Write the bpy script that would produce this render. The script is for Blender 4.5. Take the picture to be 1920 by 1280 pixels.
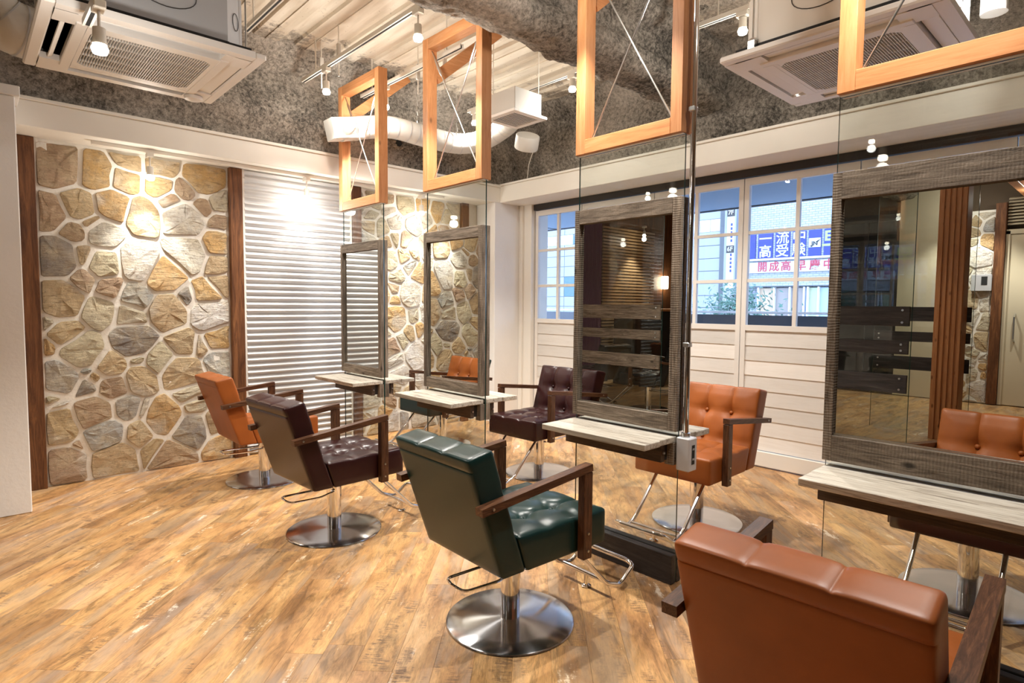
import bpy, bmesh, math, random
from mathutils import Vector, Matrix, noise
random.seed(7)
PI = math.pi
S = bpy.context.scene
for o in list(bpy.data.objects): bpy.data.objects.remove(o)
COL = S.collection

# ------------------------------------------------------------------ camera
F = Vector((0.67785132, 0.73261725, -0.06155929))
RT = Vector((0.73430479, -0.67877787, 0.00755525))
DN = Vector((-0.03624997, -0.05032462, -0.99807483))
cam = bpy.data.cameras.new('camera'); co = bpy.data.objects.new('camera', cam); COL.objects.link(co)
cam.sensor_fit = 'HORIZONTAL'; cam.sensor_width = 36; cam.lens = 36*1115.68/1920
cam.clip_start = 0.02; cam.clip_end = 300
m = Matrix((RT, -DN, -F)).transposed().to_4x4(); m.translation = (0, 0, 1.4)
co.matrix_world = m; S.camera = co

# ------------------------------------------------------------------ world, view, big lights
S.view_settings.view_transform = 'Standard'; S.view_settings.look = 'None'
S.view_settings.gamma = 1; S.view_settings.use_curve_mapping = False
S.view_settings.exposure = 1.36
w = bpy.data.worlds.new('overcast_sky'); S.world = w; w.use_nodes = True
bg = w.node_tree.nodes['Background']; bg.inputs[0].default_value = (0.54, 0.70, 1.0, 1); bg.inputs[1].default_value = 3.0
try:
    S.cycles.max_bounces = 9; S.cycles.transparent_max_bounces = 24; S.cycles.sample_clamp_indirect = 6
    S.cycles.caustics_reflective = False; S.cycles.caustics_refractive = False
except Exception: pass
WARM = (1.0, 0.962, 0.895)
GLOW = .09           # share of omnidirectional light from each bulb
LAMP_W = 50.0       # watts of each hanging track lamp
SOFFIT_W = 17.0     # the wall-washing spots under the white bulkhead

# ------------------------------------------------------------------ materials
def mat(name, col=(.8, .8, .8), rough=.5, metal=0., spec=.5, **k):
    M = bpy.data.materials.new(name); M.use_nodes = True
    b = M.node_tree.nodes['Principled BSDF']
    b.inputs['Base Color'].default_value = (*col, 1); b.inputs['Roughness'].default_value = rough
    b.inputs['Metallic'].default_value = metal; b.inputs['Specular IOR Level'].default_value = spec
    for a, v in k.items(): b.inputs[a.replace('_', ' ')].default_value = v
    M.diffuse_color = (*col, 1)
    return M
class N:
    def __init__(s, M): s.t = M.node_tree; s.b = s.t.nodes['Principled BSDF']
    def n(s, typ, **k):
        x = s.t.nodes.new('ShaderNode'+typ)
        for a, v in k.items():
            if a in x.inputs.keys(): x.inputs[a].default_value = v
            else: setattr(x, a, v)
        return x
    def l(s, a, b): s.t.links.new(a, b)
    def coord(s, scale=(1, 1, 1), rnd=0, kind='Object'):
        c = s.n('TexCoord'); mp = s.n('Mapping'); mp.inputs['Scale'].default_value = scale
        s.l(c.outputs[kind], mp.inputs[0])
        if rnd:
            oi = s.n('ObjectInfo'); mu = s.n('Math', operation='MULTIPLY'); mu.inputs[1].default_value = rnd
            s.l(oi.outputs['Random'], mu.inputs[0])
            cb = s.n('CombineXYZ'); s.l(mu.outputs[0], cb.inputs[0]); s.l(mu.outputs[0], cb.inputs[1]); s.l(mu.outputs[0], cb.inputs[2])
            s.l(cb.outputs[0], mp.inputs['Location'])
        return mp.outputs[0]
    def noise(s, vec, scale=5, detail=4, rough=.55, dist=0):
        x = s.n('TexNoise'); x.inputs['Scale'].default_value = scale; x.inputs['Detail'].default_value = detail
        x.inputs['Roughness'].default_value = rough; x.inputs['Distortion'].default_value = dist
        s.l(vec, x.inputs['Vector']); return x.outputs['Fac']
    def ramp(s, fac, stops):
        r = s.n('ValToRGB'); e = r.color_ramp.elements
        while len(e) > 1: e.remove(e[-1])
        e[0].position = stops[0][0]; e[0].color = (*stops[0][1], 1)
        for p, c in stops[1:]:
            q = e.new(p); q.color = (*c, 1)
        s.l(fac, r.inputs[0]); return r.outputs[0]
    def mix(s, fac, a, b, mode='MIX'):
        x = s.n('Mix'); x.data_type = 'RGBA'; x.blend_type = mode
        if isinstance(fac, (int, float)): x.inputs[0].default_value = fac
        else: s.l(fac, x.inputs[0])
        for i, v in ((6, a), (7, b)):
            if isinstance(v, tuple): x.inputs[i].default_value = (*v, 1)
            else: s.l(v, x.inputs[i])
        return x.outputs[2]
    def bump(s, h, strength=.3, dist=.01):
        x = s.n('Bump'); x.inputs['Strength'].default_value = strength; x.inputs['Distance'].default_value = dist
        s.l(h, x.inputs['Height']); s.l(x.outputs[0], s.b.inputs['Normal'])
    def col(s, c): s.l(c, s.b.inputs['Base Color'])
g3 = lambda v: (v, v, v)

def plaster(name, col, strength=.25):
    M = mat(name, col, .85, spec=.2); t = N(M); v = t.coord()
    t.col(t.ramp(t.noise(v, 1.7, 3), [(.3, tuple(c*.93 for c in col)), (.7, col)]))
    t.bump(t.noise(v, 28, 5, .6), strength, .006); return M
M_plaster = plaster('white_rough_plaster', (.85, .83, .80))
M_white = mat('white_paint', (.82, .79, .73), .55, spec=.3)
M_beampaint = plaster('bulkhead_paint', (.87, .84, .77), .06)
M_cream = plaster('cream_paint', (.66, .58, .42), .05)
M_mortar = plaster('mortar', (.84, .80, .72), .8)
M_track = mat('white_track', (.78, .74, .66), .4)
M_black = mat('black_slot', (.012, .012, .012), .7)
M_dark = mat('dark_metal', (.035, .03, .028), .45, .3)
M_acw = mat('ac_white_plastic', (.84, .81, .77), .42)
M_acg = mat('ac_grey_casing', (.46, .46, .47), .5)
M_chrome = mat('chrome', (.82, .82, .84), .07, 1.)
M_steel = mat('galvanised_steel', (.62, .63, .62), .28, 1.)
M_duct = mat('white_duct', (.58, .555, .51), .5)
M_bulb = mat('bulb', (1, 1, 1), .3); 
M_bulb.node_tree.nodes['Principled BSDF'].inputs['Emission Color'].default_value = (1, .88, .7, 1)
M_bulb.node_tree.nodes['Principled BSDF'].inputs['Emission Strength'].default_value = 14
M_mirror = mat('mirror_silver', (.70, .72, .70), .0, 1.)
M_gedge = mat('glass_edge', (.008, .035, .03), .15, 0, .6)
M_plastic = mat('grey_plastic', (.60, .60, .62), .35)

# brushed disc
M_disc = mat('brushed_steel', (.62, .62, .64), .17, 1.)
t = N(M_disc); tg = t.n('Tangent'); tg.direction_type = 'RADIAL'; tg.axis = 'Z'
t.l(tg.outputs[0], t.b.inputs['Tangent']); t.b.inputs['Anisotropic'].default_value = .9; t.b.inputs['Anisotropic Rotation'].default_value = .25

def glass(name, tint, refl=1.45):
    M = bpy.data.materials.new(name); M.use_nodes = True; T = M.node_tree; T.nodes.clear()
    o = T.nodes.new('ShaderNodeOutputMaterial'); mx = T.nodes.new('ShaderNodeMixShader')
    fr = T.nodes.new('ShaderNodeFresnel'); ge = T.nodes.new('ShaderNodeNewGeometry'); ir = T.nodes.new('ShaderNodeMapRange')
    ir.inputs[3].default_value = refl; ir.inputs[4].default_value = 1/refl   # back faces: keep the outside index
    T.links.new(ge.outputs['Backfacing'], ir.inputs[0]); T.links.new(ir.outputs[0], fr.inputs[0])
    tr = T.nodes.new('ShaderNodeBsdfTransparent'); tr.inputs[0].default_value = (*tint, 1)
    gl = T.nodes.new('ShaderNodeBsdfGlossy'); gl.inputs['Roughness'].default_value = 0.0
    T.links.new(fr.outputs[0], mx.inputs[0]); T.links.new(tr.outputs[0], mx.inputs[1]); T.links.new(gl.outputs[0], mx.inputs[2])
    T.links.new(mx.outputs[0], o.inputs[0]); return M
M_glass = glass('clear_glass', (.955, .975, .96)); M_wglass = glass('window_glass', (.96, .98, 1.0), 1.3)
M_smoke = glass('dark_glass', (.5, .5, .52))

def wood(name, stops, axis=0, grain=1., rough=.6, bump=.25, saw=0., rnd=30, knots=False):
    M = mat(name, stops[-1][1], rough, spec=.3); t = N(M)
    sc = [14*grain]*3; sc[axis] = 1.1*grain
    v = t.coord(tuple(sc), rnd)
    n1 = t.noise(v, 2.2, 7, .68, 1.2); n2 = t.noise(v, 9, 4, .7)
    f = t.n('Math', operation='MULTIPLY_ADD'); t.l(n2, f.inputs[0]); f.inputs[1].default_value = .35; 
    f2 = t.n('Math', operation='SUBTRACT'); t.l(n1, f2.inputs[0]); f2.inputs[1].default_value = .17; t.l(f2.outputs[0], f.inputs[2])
    c = t.ramp(f.outputs[0], stops)
    oi = t.n('ObjectInfo'); hs = t.n('HueSaturation'); mr = t.n('MapRange'); mr.inputs[3].default_value = .82; mr.inputs[4].default_value = 1.15
    t.l(oi.outputs['Random'], mr.inputs[0]); t.l(mr.outputs[0], hs.inputs['Value']); t.l(c, hs.inputs['Color'])
    vo = t.n('TexVoronoi'); vo.inputs['Scale'].default_value = 1.0; ks = [7.5]*3; ks[axis] = 4.2
    t.l(t.coord(tuple(ks), rnd), vo.inputs['Vector'])
    kn = t.ramp(vo.outputs['Distance'], [(.05, g3(.85)), (.13, g3(0))]) if knots else None
    t.col(t.mix(kn, hs.outputs[0], tuple(q*.35 for q in stops[0][1])) if knots else hs.outputs[0])
    h = f.outputs[0]
    if saw:
        w_ = t.n('TexWave'); w_.bands_direction = 'XYZ'[axis]; w_.inputs['Scale'].default_value = 28; w_.inputs['Distortion'].default_value = 3.5
        w_.inputs['Detail'].default_value = 2; t.l(t.coord(), w_.inputs['Vector'])
        a = t.n('Math', operation='MULTIPLY_ADD'); t.l(w_.outputs['Fac'], a.inputs[0]); a.inputs[1].default_value = saw; t.l(h, a.inputs[2]); h = a.outputs[0]
    t.bump(h, bump, .004); return M
PINE = [(.25, (.40, .155, .055)), (.5, (.56, .245, .095)), (.75, (.64, .32, .15))]
M_pine = [wood('orange_pine_'+'xyz'[a], PINE, a, .8, .5, .12, knots=True) for a in range(3)]
GREY = [(.28, (.05, .038, .028)), (.48, (.17, .132, .098)), (.68, (.32, .26, .20))]
M_grey = [wood('weathered_barn_wood_'+'xyz'[a], GREY, a, 1.3, .75, .7, .25, knots=True) for a in range(3)]
SHELF = [(.30, (.17, .14, .11)), (.42, (.38, .33, .27)), (.52, (.54, .49, .41)), (.7, (.63, .59, .52))]
M_shelf = wood('whitewashed_board', SHELF, 1, 1.2, .6, .35)
WAL = [(.25, (.022, .010, .006)), (.5, (.085, .036, .018)), (.72, (.18, .082, .038))]
M_wal = wood('walnut', WAL, 0, 2.2, .38, .08); M_walz = wood('walnut_upright', WAL, 2, 2.2, .38, .08)
POST = [(.25, (.035, .012, .005)), (.5, (.13, .050, .018)), (.75, (.26, .11, .04))]
M_post = wood('stained_post', POST, 2, .9, .55, .3)
M_brownwall = wood('brown_panel', POST, 2, .5, .45, .1)
M_fix = wood('dark_apron', [(.25, (.03, .02, .014)), (.6, (.10, .065, .042)), (.8, (.16, .11, .07))], 1, 1.2, .6, .4)
M_basew = wood('dark_plinth', [(.25, (.012, .010, .010)), (.6, (.05, .042, .04)), (.85, (.12, .11, .10))], 1, .8, .55, .5)
M_siding = wood('whitewashed_siding', [(.2, (.72, .68, .63)), (.5, (.79, .76, .72)), (.8, (.82, .80, .77))], 1, 1., .6, .12)
M_sash = mat('sash_paint', (.80, .77, .73), .5)

# floor plank: orange oak with dark streaks and pale worn flecks
M_plank = mat('reclaimed_oak_floor', (.6, .36, .16), .42, spec=.35); t = N(M_plank)
v = t.coord((1.3, 6.5, 8), 40); v2 = t.coord((1.0, 3.2, 3), 55); v3 = t.coord((7, 55, 30), 70); v4 = t.coord((60, 6, 30), 20)
base = t.ramp(t.noise(v2, 1.8, 5, .6, .5), [(.30, (.31, .165, .07)), (.42, (.49, .27, .11)), (.55, (.63, .375, .155)), (.7, (.74, .48, .23))])
streak = t.ramp(t.noise(v, 2.0, 8, .76, 1.3), [(.36, g3(.20)), (.44, g3(.62)), (.52, g3(1))])
c = t.mix(.66, base, streak, 'MULTIPLY')
grain = t.ramp(t.noise(v3, 3, 4, .7), [(.35, g3(.62)), (.6, g3(1))]); c = t.mix(.55, c, grain, 'MULTIPLY')
sm = t.noise(v4, 2.6, 4, .75); patch = t.noise(t.coord((2.4, 6, 5), 61), 2.2, 4, .6)
mm = t.n('Math', operation='MULTIPLY'); t.l(t.ramp(sm, [(.47, g3(0)), (.55, g3(1))]), mm.inputs[0]); t.l(t.ramp(patch, [(.54, g3(0)), (.64, g3(1))]), mm.inputs[1])
c = t.mix(mm.outputs[0], c, (.20, .12, .065))
gy = t.noise(t.coord((1.2, 5, 4), 130), 1.6, 4, .6)
c = t.mix(t.ramp(gy, [(.50, g3(0)), (.64, g3(.6))]), c, (.38, .29, .20))
fl = t.noise(t.coord((1.9, 6.5, 6), 90), 1.5, 7, .72, .4); fs_ = t.noise(t.coord((70, 9, 30), 15), 2, 3, .6)
ff = t.n('Math', operation='MULTIPLY_ADD'); t.l(fs_, ff.inputs[0]); ff.inputs[1].default_value = .16; t.l(fl, ff.inputs[2])
c = t.mix(t.ramp(ff.outputs[0], [(.70, g3(0)), (.75, g3(.75))]), c, (.80, .70, .52))
oi = t.n('ObjectInfo'); c = t.mix(1.0, c, oi.outputs['Color'], 'MULTIPLY'); t.col(c)
t.bump(t.noise(v3, 3, 4, .7), .12, .002)

# stone
M_stone = mat('split_stone', (.6, .45, .28), .82, spec=.25); t = N(M_stone)
oi = t.n('ObjectInfo')
v = t.coord((1, 1, 1), 20); vs = t.coord((3.2, 3.2, 15), 33)
n1 = t.noise(v, 6, 5, .65); n2 = t.noise(vs, 3, 8, .75, .8); n3 = t.noise(v, 30, 5, .7)
c = t.mix(t.ramp(n1, [(.42, g3(0)), (.66, g3(.6))]), oi.outputs['Color'], (.72, .60, .40))
c = t.mix(t.ramp(n2, [(.30, g3(.85)), (.46, g3(0))]), c, (.27, .17, .09))
c = t.mix(t.ramp(n3, [(.32, g3(.5)), (.5, g3(0))]), c, (.30, .22, .15))
c = t.mix(t.ramp(t.noise(v, 3.2, 3), [(.58, g3(0)), (.72, g3(.6))]), c, (.74, .70, .62)); t.col(c)
a = t.n('Math', operation='MULTIPLY_ADD'); t.l(n2, a.inputs[0]); a.inputs[1].default_value = 1.6; t.l(n3, a.inputs[2])
t.bump(a.outputs[0], .95, .016)

# sprayed rock wool
M_spray = mat('sprayed_rock_wool', (.3, .26, .22), .95, spec=.1); t = N(M_spray); v = t.coord()
a = t.noise(v, 1.3, 3, .6); b = t.noise(v, 34, 7, .8, .3)
s_ = t.n('Math', operation='MULTIPLY_ADD'); t.l(b, s_.inputs[0]); s_.inputs[1].default_value = 1.15
s2 = t.n('Math', operation='MULTIPLY_ADD'); t.l(a, s2.inputs[0]); s2.inputs[1].default_value = .75; s2.inputs[2].default_value = -.45; t.l(s2.outputs[0], s_.inputs[2])
t.col(t.ramp(s_.outputs[0], [(.27, (.05, .045, .04)), (.40, (.19, .17, .145)), (.52, (.40, .355, .30)), (.70, (.68, .61, .53))]))
t.bump(b, 1.0, .022)

# painted steel deck with overspray blotches near the girder and the wall edges
M_deck = mat('painted_deck', (.74, .66, .54), .5, spec=.3); t = N(M_deck); v = t.coord()
sx = t.n('SeparateXYZ'); t.l(v, sx.inputs[0])
def band(src, centre, width):
    d = t.n('Math', operation='SUBTRACT'); t.l(src, d.inputs[0]); d.inputs[1].default_value = centre
    ab = t.n('Math', operation='ABSOLUTE'); t.l(d.outputs[0], ab.inputs[0])
    mr = t.n('MapRange'); mr.inputs[1].default_value = 0; mr.inputs[2].default_value = width; mr.inputs[3].default_value = 1; mr.inputs[4].default_value = 0
    t.l(ab.outputs[0], mr.inputs[0]); return mr.outputs[0]
def mx(a, b):
    k = t.n('Math', operation='MAXIMUM'); t.l(a, k.inputs[0]); t.l(b, k.inputs[1]); return k.outputs[0]
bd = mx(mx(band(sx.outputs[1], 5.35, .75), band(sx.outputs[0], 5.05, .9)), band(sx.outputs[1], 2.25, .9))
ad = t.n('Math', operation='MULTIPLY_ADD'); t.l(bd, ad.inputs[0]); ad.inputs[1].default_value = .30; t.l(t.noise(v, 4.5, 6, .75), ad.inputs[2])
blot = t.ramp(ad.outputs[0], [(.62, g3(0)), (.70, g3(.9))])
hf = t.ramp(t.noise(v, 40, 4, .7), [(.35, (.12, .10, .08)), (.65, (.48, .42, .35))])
pn = t.ramp(t.noise(t.coord((9, 1, 9)), 1.5, 4), [(.35, (.60, .52, .41)), (.6, (.76, .69, .58))])
sp = t.ramp(t.noise(v, 55, 2, .5), [(.70, g3(0)), (.74, g3(.7))])
pn = t.mix(sp, pn, (.2, .15, .1))
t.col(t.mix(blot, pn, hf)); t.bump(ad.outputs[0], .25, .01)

def leather(name, col, rough=.36):
    M = mat(name, col, rough, spec=.34); t = N(M); v = t.coord()
    t.col(t.ramp(t.noise(v, 5, 4), [(.3, tuple(c*.85 for c in col)), (.7, tuple(min(1, c*1.12) for c in col))]))
    t.bump(t.noise(v, 260, 3, .6), .12, .001); return M
L_orange = leather('tan_leather', (.33, .092, .019), .38)
L_brown = leather('oxblood_leather', (.028, .0075, .0075), .27)
L_green = leather('bottle_green_leather', (.0065, .028, .026), .28)
L_black = leather('black_leather', (.008, .008, .008), .3)
M_corr = mat('painted_corrugated_steel', (.66, .655, .65), .33, spec=.5)

# ------------------------------------------------------------------ mesh helpers
class MB:
    def __init__(s): s.v = []; s.f = []; s.m = []
    def add(s, vs, fs, mi=0):
        k = len(s.v); s.v += [tuple(p) for p in vs]
        for f in fs: s.f.append(tuple(i+k for i in f)); s.m.append(mi)
        return s
    def box(s, x0, x1, y0, y1, z0, z1, mi=0, b=0.):
        if b <= 0:
            return s.add([(x0,y0,z0),(x1,y0,z0),(x1,y1,z0),(x0,y1,z0),(x0,y0,z1),(x1,y0,z1),(x1,y1,z1),(x0,y1,z1)],
              [(3,2,1,0),(4,5,6,7),(0,1,5,4),(1,2,6,5),(2,3,7,6),(3,0,4,7)], mi)
        bm = bmesh.new(); bmesh.ops.create_cube(bm, size=1)
        for q in bm.verts: q.co = Vector(((x0+x1)/2+q.co.x*(x1-x0), (y0+y1)/2+q.co.y*(y1-y0), (z0+z1)/2+q.co.z*(z1-z0)))
        bmesh.ops.bevel(bm, geom=bm.edges[:], offset=b, segments=1, affect='EDGES')
        bm.verts.index_update(); vs = [q.co[:] for q in bm.verts]; fs = [[q.index for q in f.verts] for f in bm.faces]; bm.free()
        return s.add(vs, fs, mi)
    def beam(s, a, b, w, h, up=(0, 0, 1), mi=0):       # square bar from a to b
        a = Vector(a); b = Vector(b); d = (b-a).normalized(); u = Vector(up); x = d.cross(u).normalized(); y = x.cross(d)
        vs = [p+x*i*w/2+y*j*h/2 for p in (a, b) for i, j in ((-1,-1),(1,-1),(1,1),(-1,1))]
        return s.add(vs, [(0,1,2,3),(7,6,5,4),(0,4,5,1),(1,5,6,2),(2,6,7,3),(3,7,4,0)], mi)
    def tube(s, pts, r, n=10, cap=True, mi=0):
        P = [Vector(p) for p in pts]; R = r if isinstance(r, (list, tuple)) else [r]*len(P)
        k = len(s.v); prev = None
        for i, p in enumerate(P):
            d = (P[min(i+1, len(P)-1)]-P[max(i-1, 0)]).normalized()
            if prev is None: x = d.orthogonal().normalized()
            else: x = (prev-d*prev.dot(d)).normalized()
            prev = x; y = d.cross(x)
            for j in range(n): 
                a = 2*PI*j/n; s.v.append(tuple(p+(x*math.cos(a)+y*math.sin(a))*R[i]))
        for i in range(len(P)-1):
            for j in range(n): s.f.append((k+i*n+j, k+i*n+(j+1)%n, k+(i+1)*n+(j+1)%n, k+(i+1)*n+j)); s.m.append(mi)
        if cap: s.f += [tuple(k+j for j in reversed(range(n))), tuple(k+(len(P)-1)*n+j for j in range(n))]; s.m += [mi, mi]
        return s
    def lathe(s, prof, n=32, c=(0, 0, 0), mi=0):       # profile of (r, z)
        k = len(s.v)
        for r, z in prof:
            for j in range(n): a = 2*PI*j/n; s.v.append((c[0]+r*math.cos(a), c[1]+r*math.sin(a), c[2]+z))
        for i in range(len(prof)-1):
            for j in range(n): s.f.append((k+i*n+j, k+i*n+(j+1)%n, k+(i+1)*n+(j+1)%n, k+(i+1)*n+j)); s.m.append(mi)
        s.f += [tuple(k+j for j in reversed(range(n))), tuple(k+(len(prof)-1)*n+j for j in range(n))]; s.m += [mi, mi]
        return s
    def prism(s, poly, axis, a, b, mi=0):              # polygon in the other two axes, extruded along axis
        n = len(poly); vs = []
        for h in (a, b):
            for p, q in poly: vs.append({0: (h, p, q), 1: (p, h, q), 2: (p, q, h)}[axis])
        fs = [tuple(range(n)), tuple(reversed(range(n, 2*n)))]+[((i+1) % n, i, n+i, n+(i+1) % n) for i in range(n)]
        return s.add(vs, fs, mi)
    def mesh(s, name, mats, smooth=False, merge=False):
        me = bpy.data.meshes.new(name); me.from_pydata(s.v, [], s.f)
        mats = mats if isinstance(mats, (list, tuple)) else [mats]
        for x in mats: me.materials.append(x)
        for p, i in zip(me.polygons, s.m): p.material_index = i
        bm = bmesh.new(); bm.from_mesh(me)
        if merge: bmesh.ops.remove_doubles(bm, verts=bm.verts, dist=1e-5)
        bmesh.ops.recalc_face_normals(bm, faces=bm.faces); bm.to_mesh(me); bm.free()
        if smooth:
            for p in me.polygons: p.use_smooth = True
            try: me.set_sharp_from_angle(angle=math.radians(40))
            except Exception: pass
        return me
    def build(s, name, mats, parent=None, smooth=False, loc=(0, 0, 0), **k):
        return link(name, s.mesh(name, mats, smooth), parent, loc, **k)
def link(name, data, parent=None, loc=(0, 0, 0), label=None, cat=None, group=None, kind=None, rz=0, mt=None):
    o = bpy.data.objects.new(name, data); COL.objects.link(o); o.location = loc; o.rotation_euler.z = rz
    if parent: o.parent = parent
    if label: o['label'] = label
    if cat: o['category'] = cat
    if group: o['group'] = group
    if kind: o['kind'] = kind
    if mt is not None and o.material_slots:
        o.material_slots[0].link = 'OBJECT'; o.material_slots[0].material = mt
    return o
def thing(name, label, cat, loc=(0, 0, 0), rz=0, group=None): return link(name, None, None, loc, label, cat, group, None, rz)
def struct(name, mb, mats, parent=None, smooth=False, **k): return mb.build(name, mats, parent, smooth, kind=None if parent else 'structure', **k)
def cbox(name, x0, x1, y0, y1, z0, z1, mt, parent=None, b=.0, **k):   # box whose origin is its own centre (so grain varies)
    c = ((x0+x1)/2, (y0+y1)/2, (z0+z1)/2)
    mb = MB().box(x0-c[0], x1-c[0], y0-c[1], y1-c[1], z0-c[2], z1-c[2], b=b)
    return mb.build(name, mt, parent, loc=c, **k)

# ------------------------------------------------------------------ floor of diagonal planks
RX0, RX1, RY0, RY1 = -6.0, 5.14, -3.0, 5.64
floor = struct('floor', MB().box(RX0-.1, RX1, RY0, 7.1, -.12, -.012), M_basew)
def clip(poly, nx, ny, d):                              # keep nx*x+ny*y <= d
    out = []
    for i in range(len(poly)):
        a, b = poly[i], poly[(i+1) % len(poly)]; da = nx*a[0]+ny*a[1]-d; db = nx*b[0]+ny*b[1]-d
        if da <= 0: out.append(a)
        if (da < 0 < db) or (db < 0 < da):
            k = da/(da-db); out.append((a[0]+(b[0]-a[0])*k, a[1]+(b[1]-a[1])*k))
    return out
PW, PL = .152, 1.22; c45 = math.sqrt(.5)
full = MB().box(-PL/2+.0003, PL/2-.0003, -PW/2+.0003, PW/2-.0003, -.012, 0, b=.0005).mesh('plank', M_plank)
cand = []
for j in range(-90, 90):
    off = random.random()*PL
    for i in range(-11, 12):
        u, v_ = i*PL+off, j*PW
        cx, cy = (u-v_)*c45, (u+v_)*c45
        if not (RX0-.7 < cx < RX1+.7 and RY0-.7 < cy < 7.7): continue
        q = [(-PL/2, -PW/2), (PL/2, -PW/2), (PL/2, PW/2), (-PL/2, PW/2)]
        q = [(cx+(a-b)*c45, cy+(a+b)*c45) for a, b in q]; p0 = q
        ymax = RY1 if cx > .1 else 6.98
        for nx, ny, d in ((1, 0, RX1), (-1, 0, -RX0), (0, 1, ymax), (0, -1, -RY0)): 
            if q: q = clip(q, nx, ny, d)
        if len(q) < 3: continue
        dv = Vector((cx, cy, -1.4)); dep = dv.dot(F)
        vis = dep > .3 and abs(dv.dot(RT)/dep) < 1.05 and cx < RX1+.3
        cand.append((0 if vis else 1, dv.length, cx, cy, q, len(q) == 4 and all(abs(a[0]-b[0])+abs(a[1]-b[1]) < 1e-6 for a, b in zip(q, p0))))
cand.sort(key=lambda r: r[:2])
rest = MB()
for k, (vis, dist, cx, cy, q, whole) in enumerate(cand):
    if k < 296:
        if whole: me = full
        else:
            qq = [((x-cx+y-cy)*c45, (y-cy-x+cx)*c45) for x, y in q]
            me = MB().prism(qq, 2, -.012, 0).mesh('plank', M_plank)
        o = link('plank', me, floor, (cx, cy, 0), rz=PI/4)
        r = random.random(); v_ = .80+.38*random.random()
        o.color = (v_*1.06, v_*(1.0 if r < .6 else 1.03), v_*(.95 if r < .6 else 1.12), 1)
    else: rest.prism(q, 2, -.012, 0)
ro = rest.build('floor_planks', M_plank, floor); ro['kind'] = 'stuff'

# ------------------------------------------------------------------ stone facing generator (power diagram cells)
PAL = {'t': (.62, .46, .27), 'o': (.70, .45, .20), 'g': (.50, .50, .47), 'w': (.78, .74, .66), 'b': (.50, .35, .23), 'd': (.36, .33, .30), 'y': (.64, .57, .41)}
SZ = {0: .0, 1: .045, 2: .09, 3: .135}
def stones(seeds, x0, x1, z0, z1, parent, place, gap=.0135, depth=.017):
    for i, (sx, sz, s1, code) in enumerate(seeds):
        q = [(x0+.012, z0+.012), (x1-.012, z0+.012), (x1-.012, z1-.012), (x0+.012, z1-.012)]
        for j, (tx, tz, s2, _) in enumerate(seeds):
            if i == j: continue
            nx, nz = tx-sx, tz-sz; L = math.hypot(nx, nz)
            if L > .9 or L < 1e-4: continue
            d = (tx*tx+tz*tz-sx*sx-sz*sz+SZ[s1]**2-SZ[s2]**2)/(2*L)
            q = clip(q, nx/L, nz/L, d-gap*(1+.5*math.sin(i*3.1+j)))
            if len(q) < 3: break
        if len(q) < 3: continue
        r = []
        for k in range(len(q)):                         # drop tiny edges, cut the corners
            a, b = q[k], q[(k+1) % len(q)]
            if math.dist(a, b) > .012: r.append(a)
        if len(r) < 3: continue
        rr = []
        for k in range(len(r)):
            a, b = r[k], r[(k+1) % len(r)]; L_ = math.dist(a, b); c_ = min(.3, random.uniform(.008, .02)/L_); e_ = min(.3, random.uniform(.008, .02)/L_)
            rr += [(a[0]+(b[0]-a[0])*c_, a[1]+(b[1]-a[1])*c_), (b[0]+(a[0]-b[0])*e_, b[1]+(a[1]-b[1])*e_)]
            if math.dist(a, b) > .16: 
                mx_, mz_ = (a[0]+b[0])/2, (a[1]+b[1])/2; n_ = random.uniform(-.011, .011); L = math.dist(a, b)
                rr.insert(-1, (mx_-(b[1]-a[1])/L*n_, mz_+(b[0]-a[0])/L*n_))
        cx = sum(p[0] for p in rr)/len(rr); cz = sum(p[1] for p in rr)/len(rr); n = len(rr)
        if n < 3: continue
        dp = depth*random.uniform(.65, 1.2); tx_, tz_ = random.uniform(-.06, .06), random.uniform(-.06, .06)
        vs = [place(p[0]-cx, p[1]-cz, 0) for p in rr]
        vs += [place((p[0]-cx)*.97, (p[1]-cz)*.97, dp*.75+(p[0]-cx)*tx_+(p[1]-cz)*tz_+random.uniform(-.003, .003)) for p in rr]
        vs += [place((p[0]-cx)*.62+random.uniform(-.006, .006), (p[1]-cz)*.62+random.uniform(-.006, .006), dp+(p[0]-cx)*tx_+(p[1]-cz)*tz_+random.uniform(-.007, .007)) for p in rr]
        vs.append(place(0, 0, dp+random.uniform(-.004, .006)))
        fs = []
        for k in range(n):
            k2 = (k+1) % n
            fs += [(k, k2, n+k2, n+k), (n+k, n+k2, 2*n+k2, 2*n+k), (2*n+k, 2*n+k2, 3*n)]
        me = MB().add(vs, fs).mesh('stone', M_stone)
        o = link('stone', me, parent, place(cx, cz, 0, True))
        c_ = PAL[code]; j_ = random.uniform(.88, 1.12); o.color = (c_[0]*j_, c_[1]*j_, c_[2]*j_*random.uniform(.95, 1.05), 1)

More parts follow.
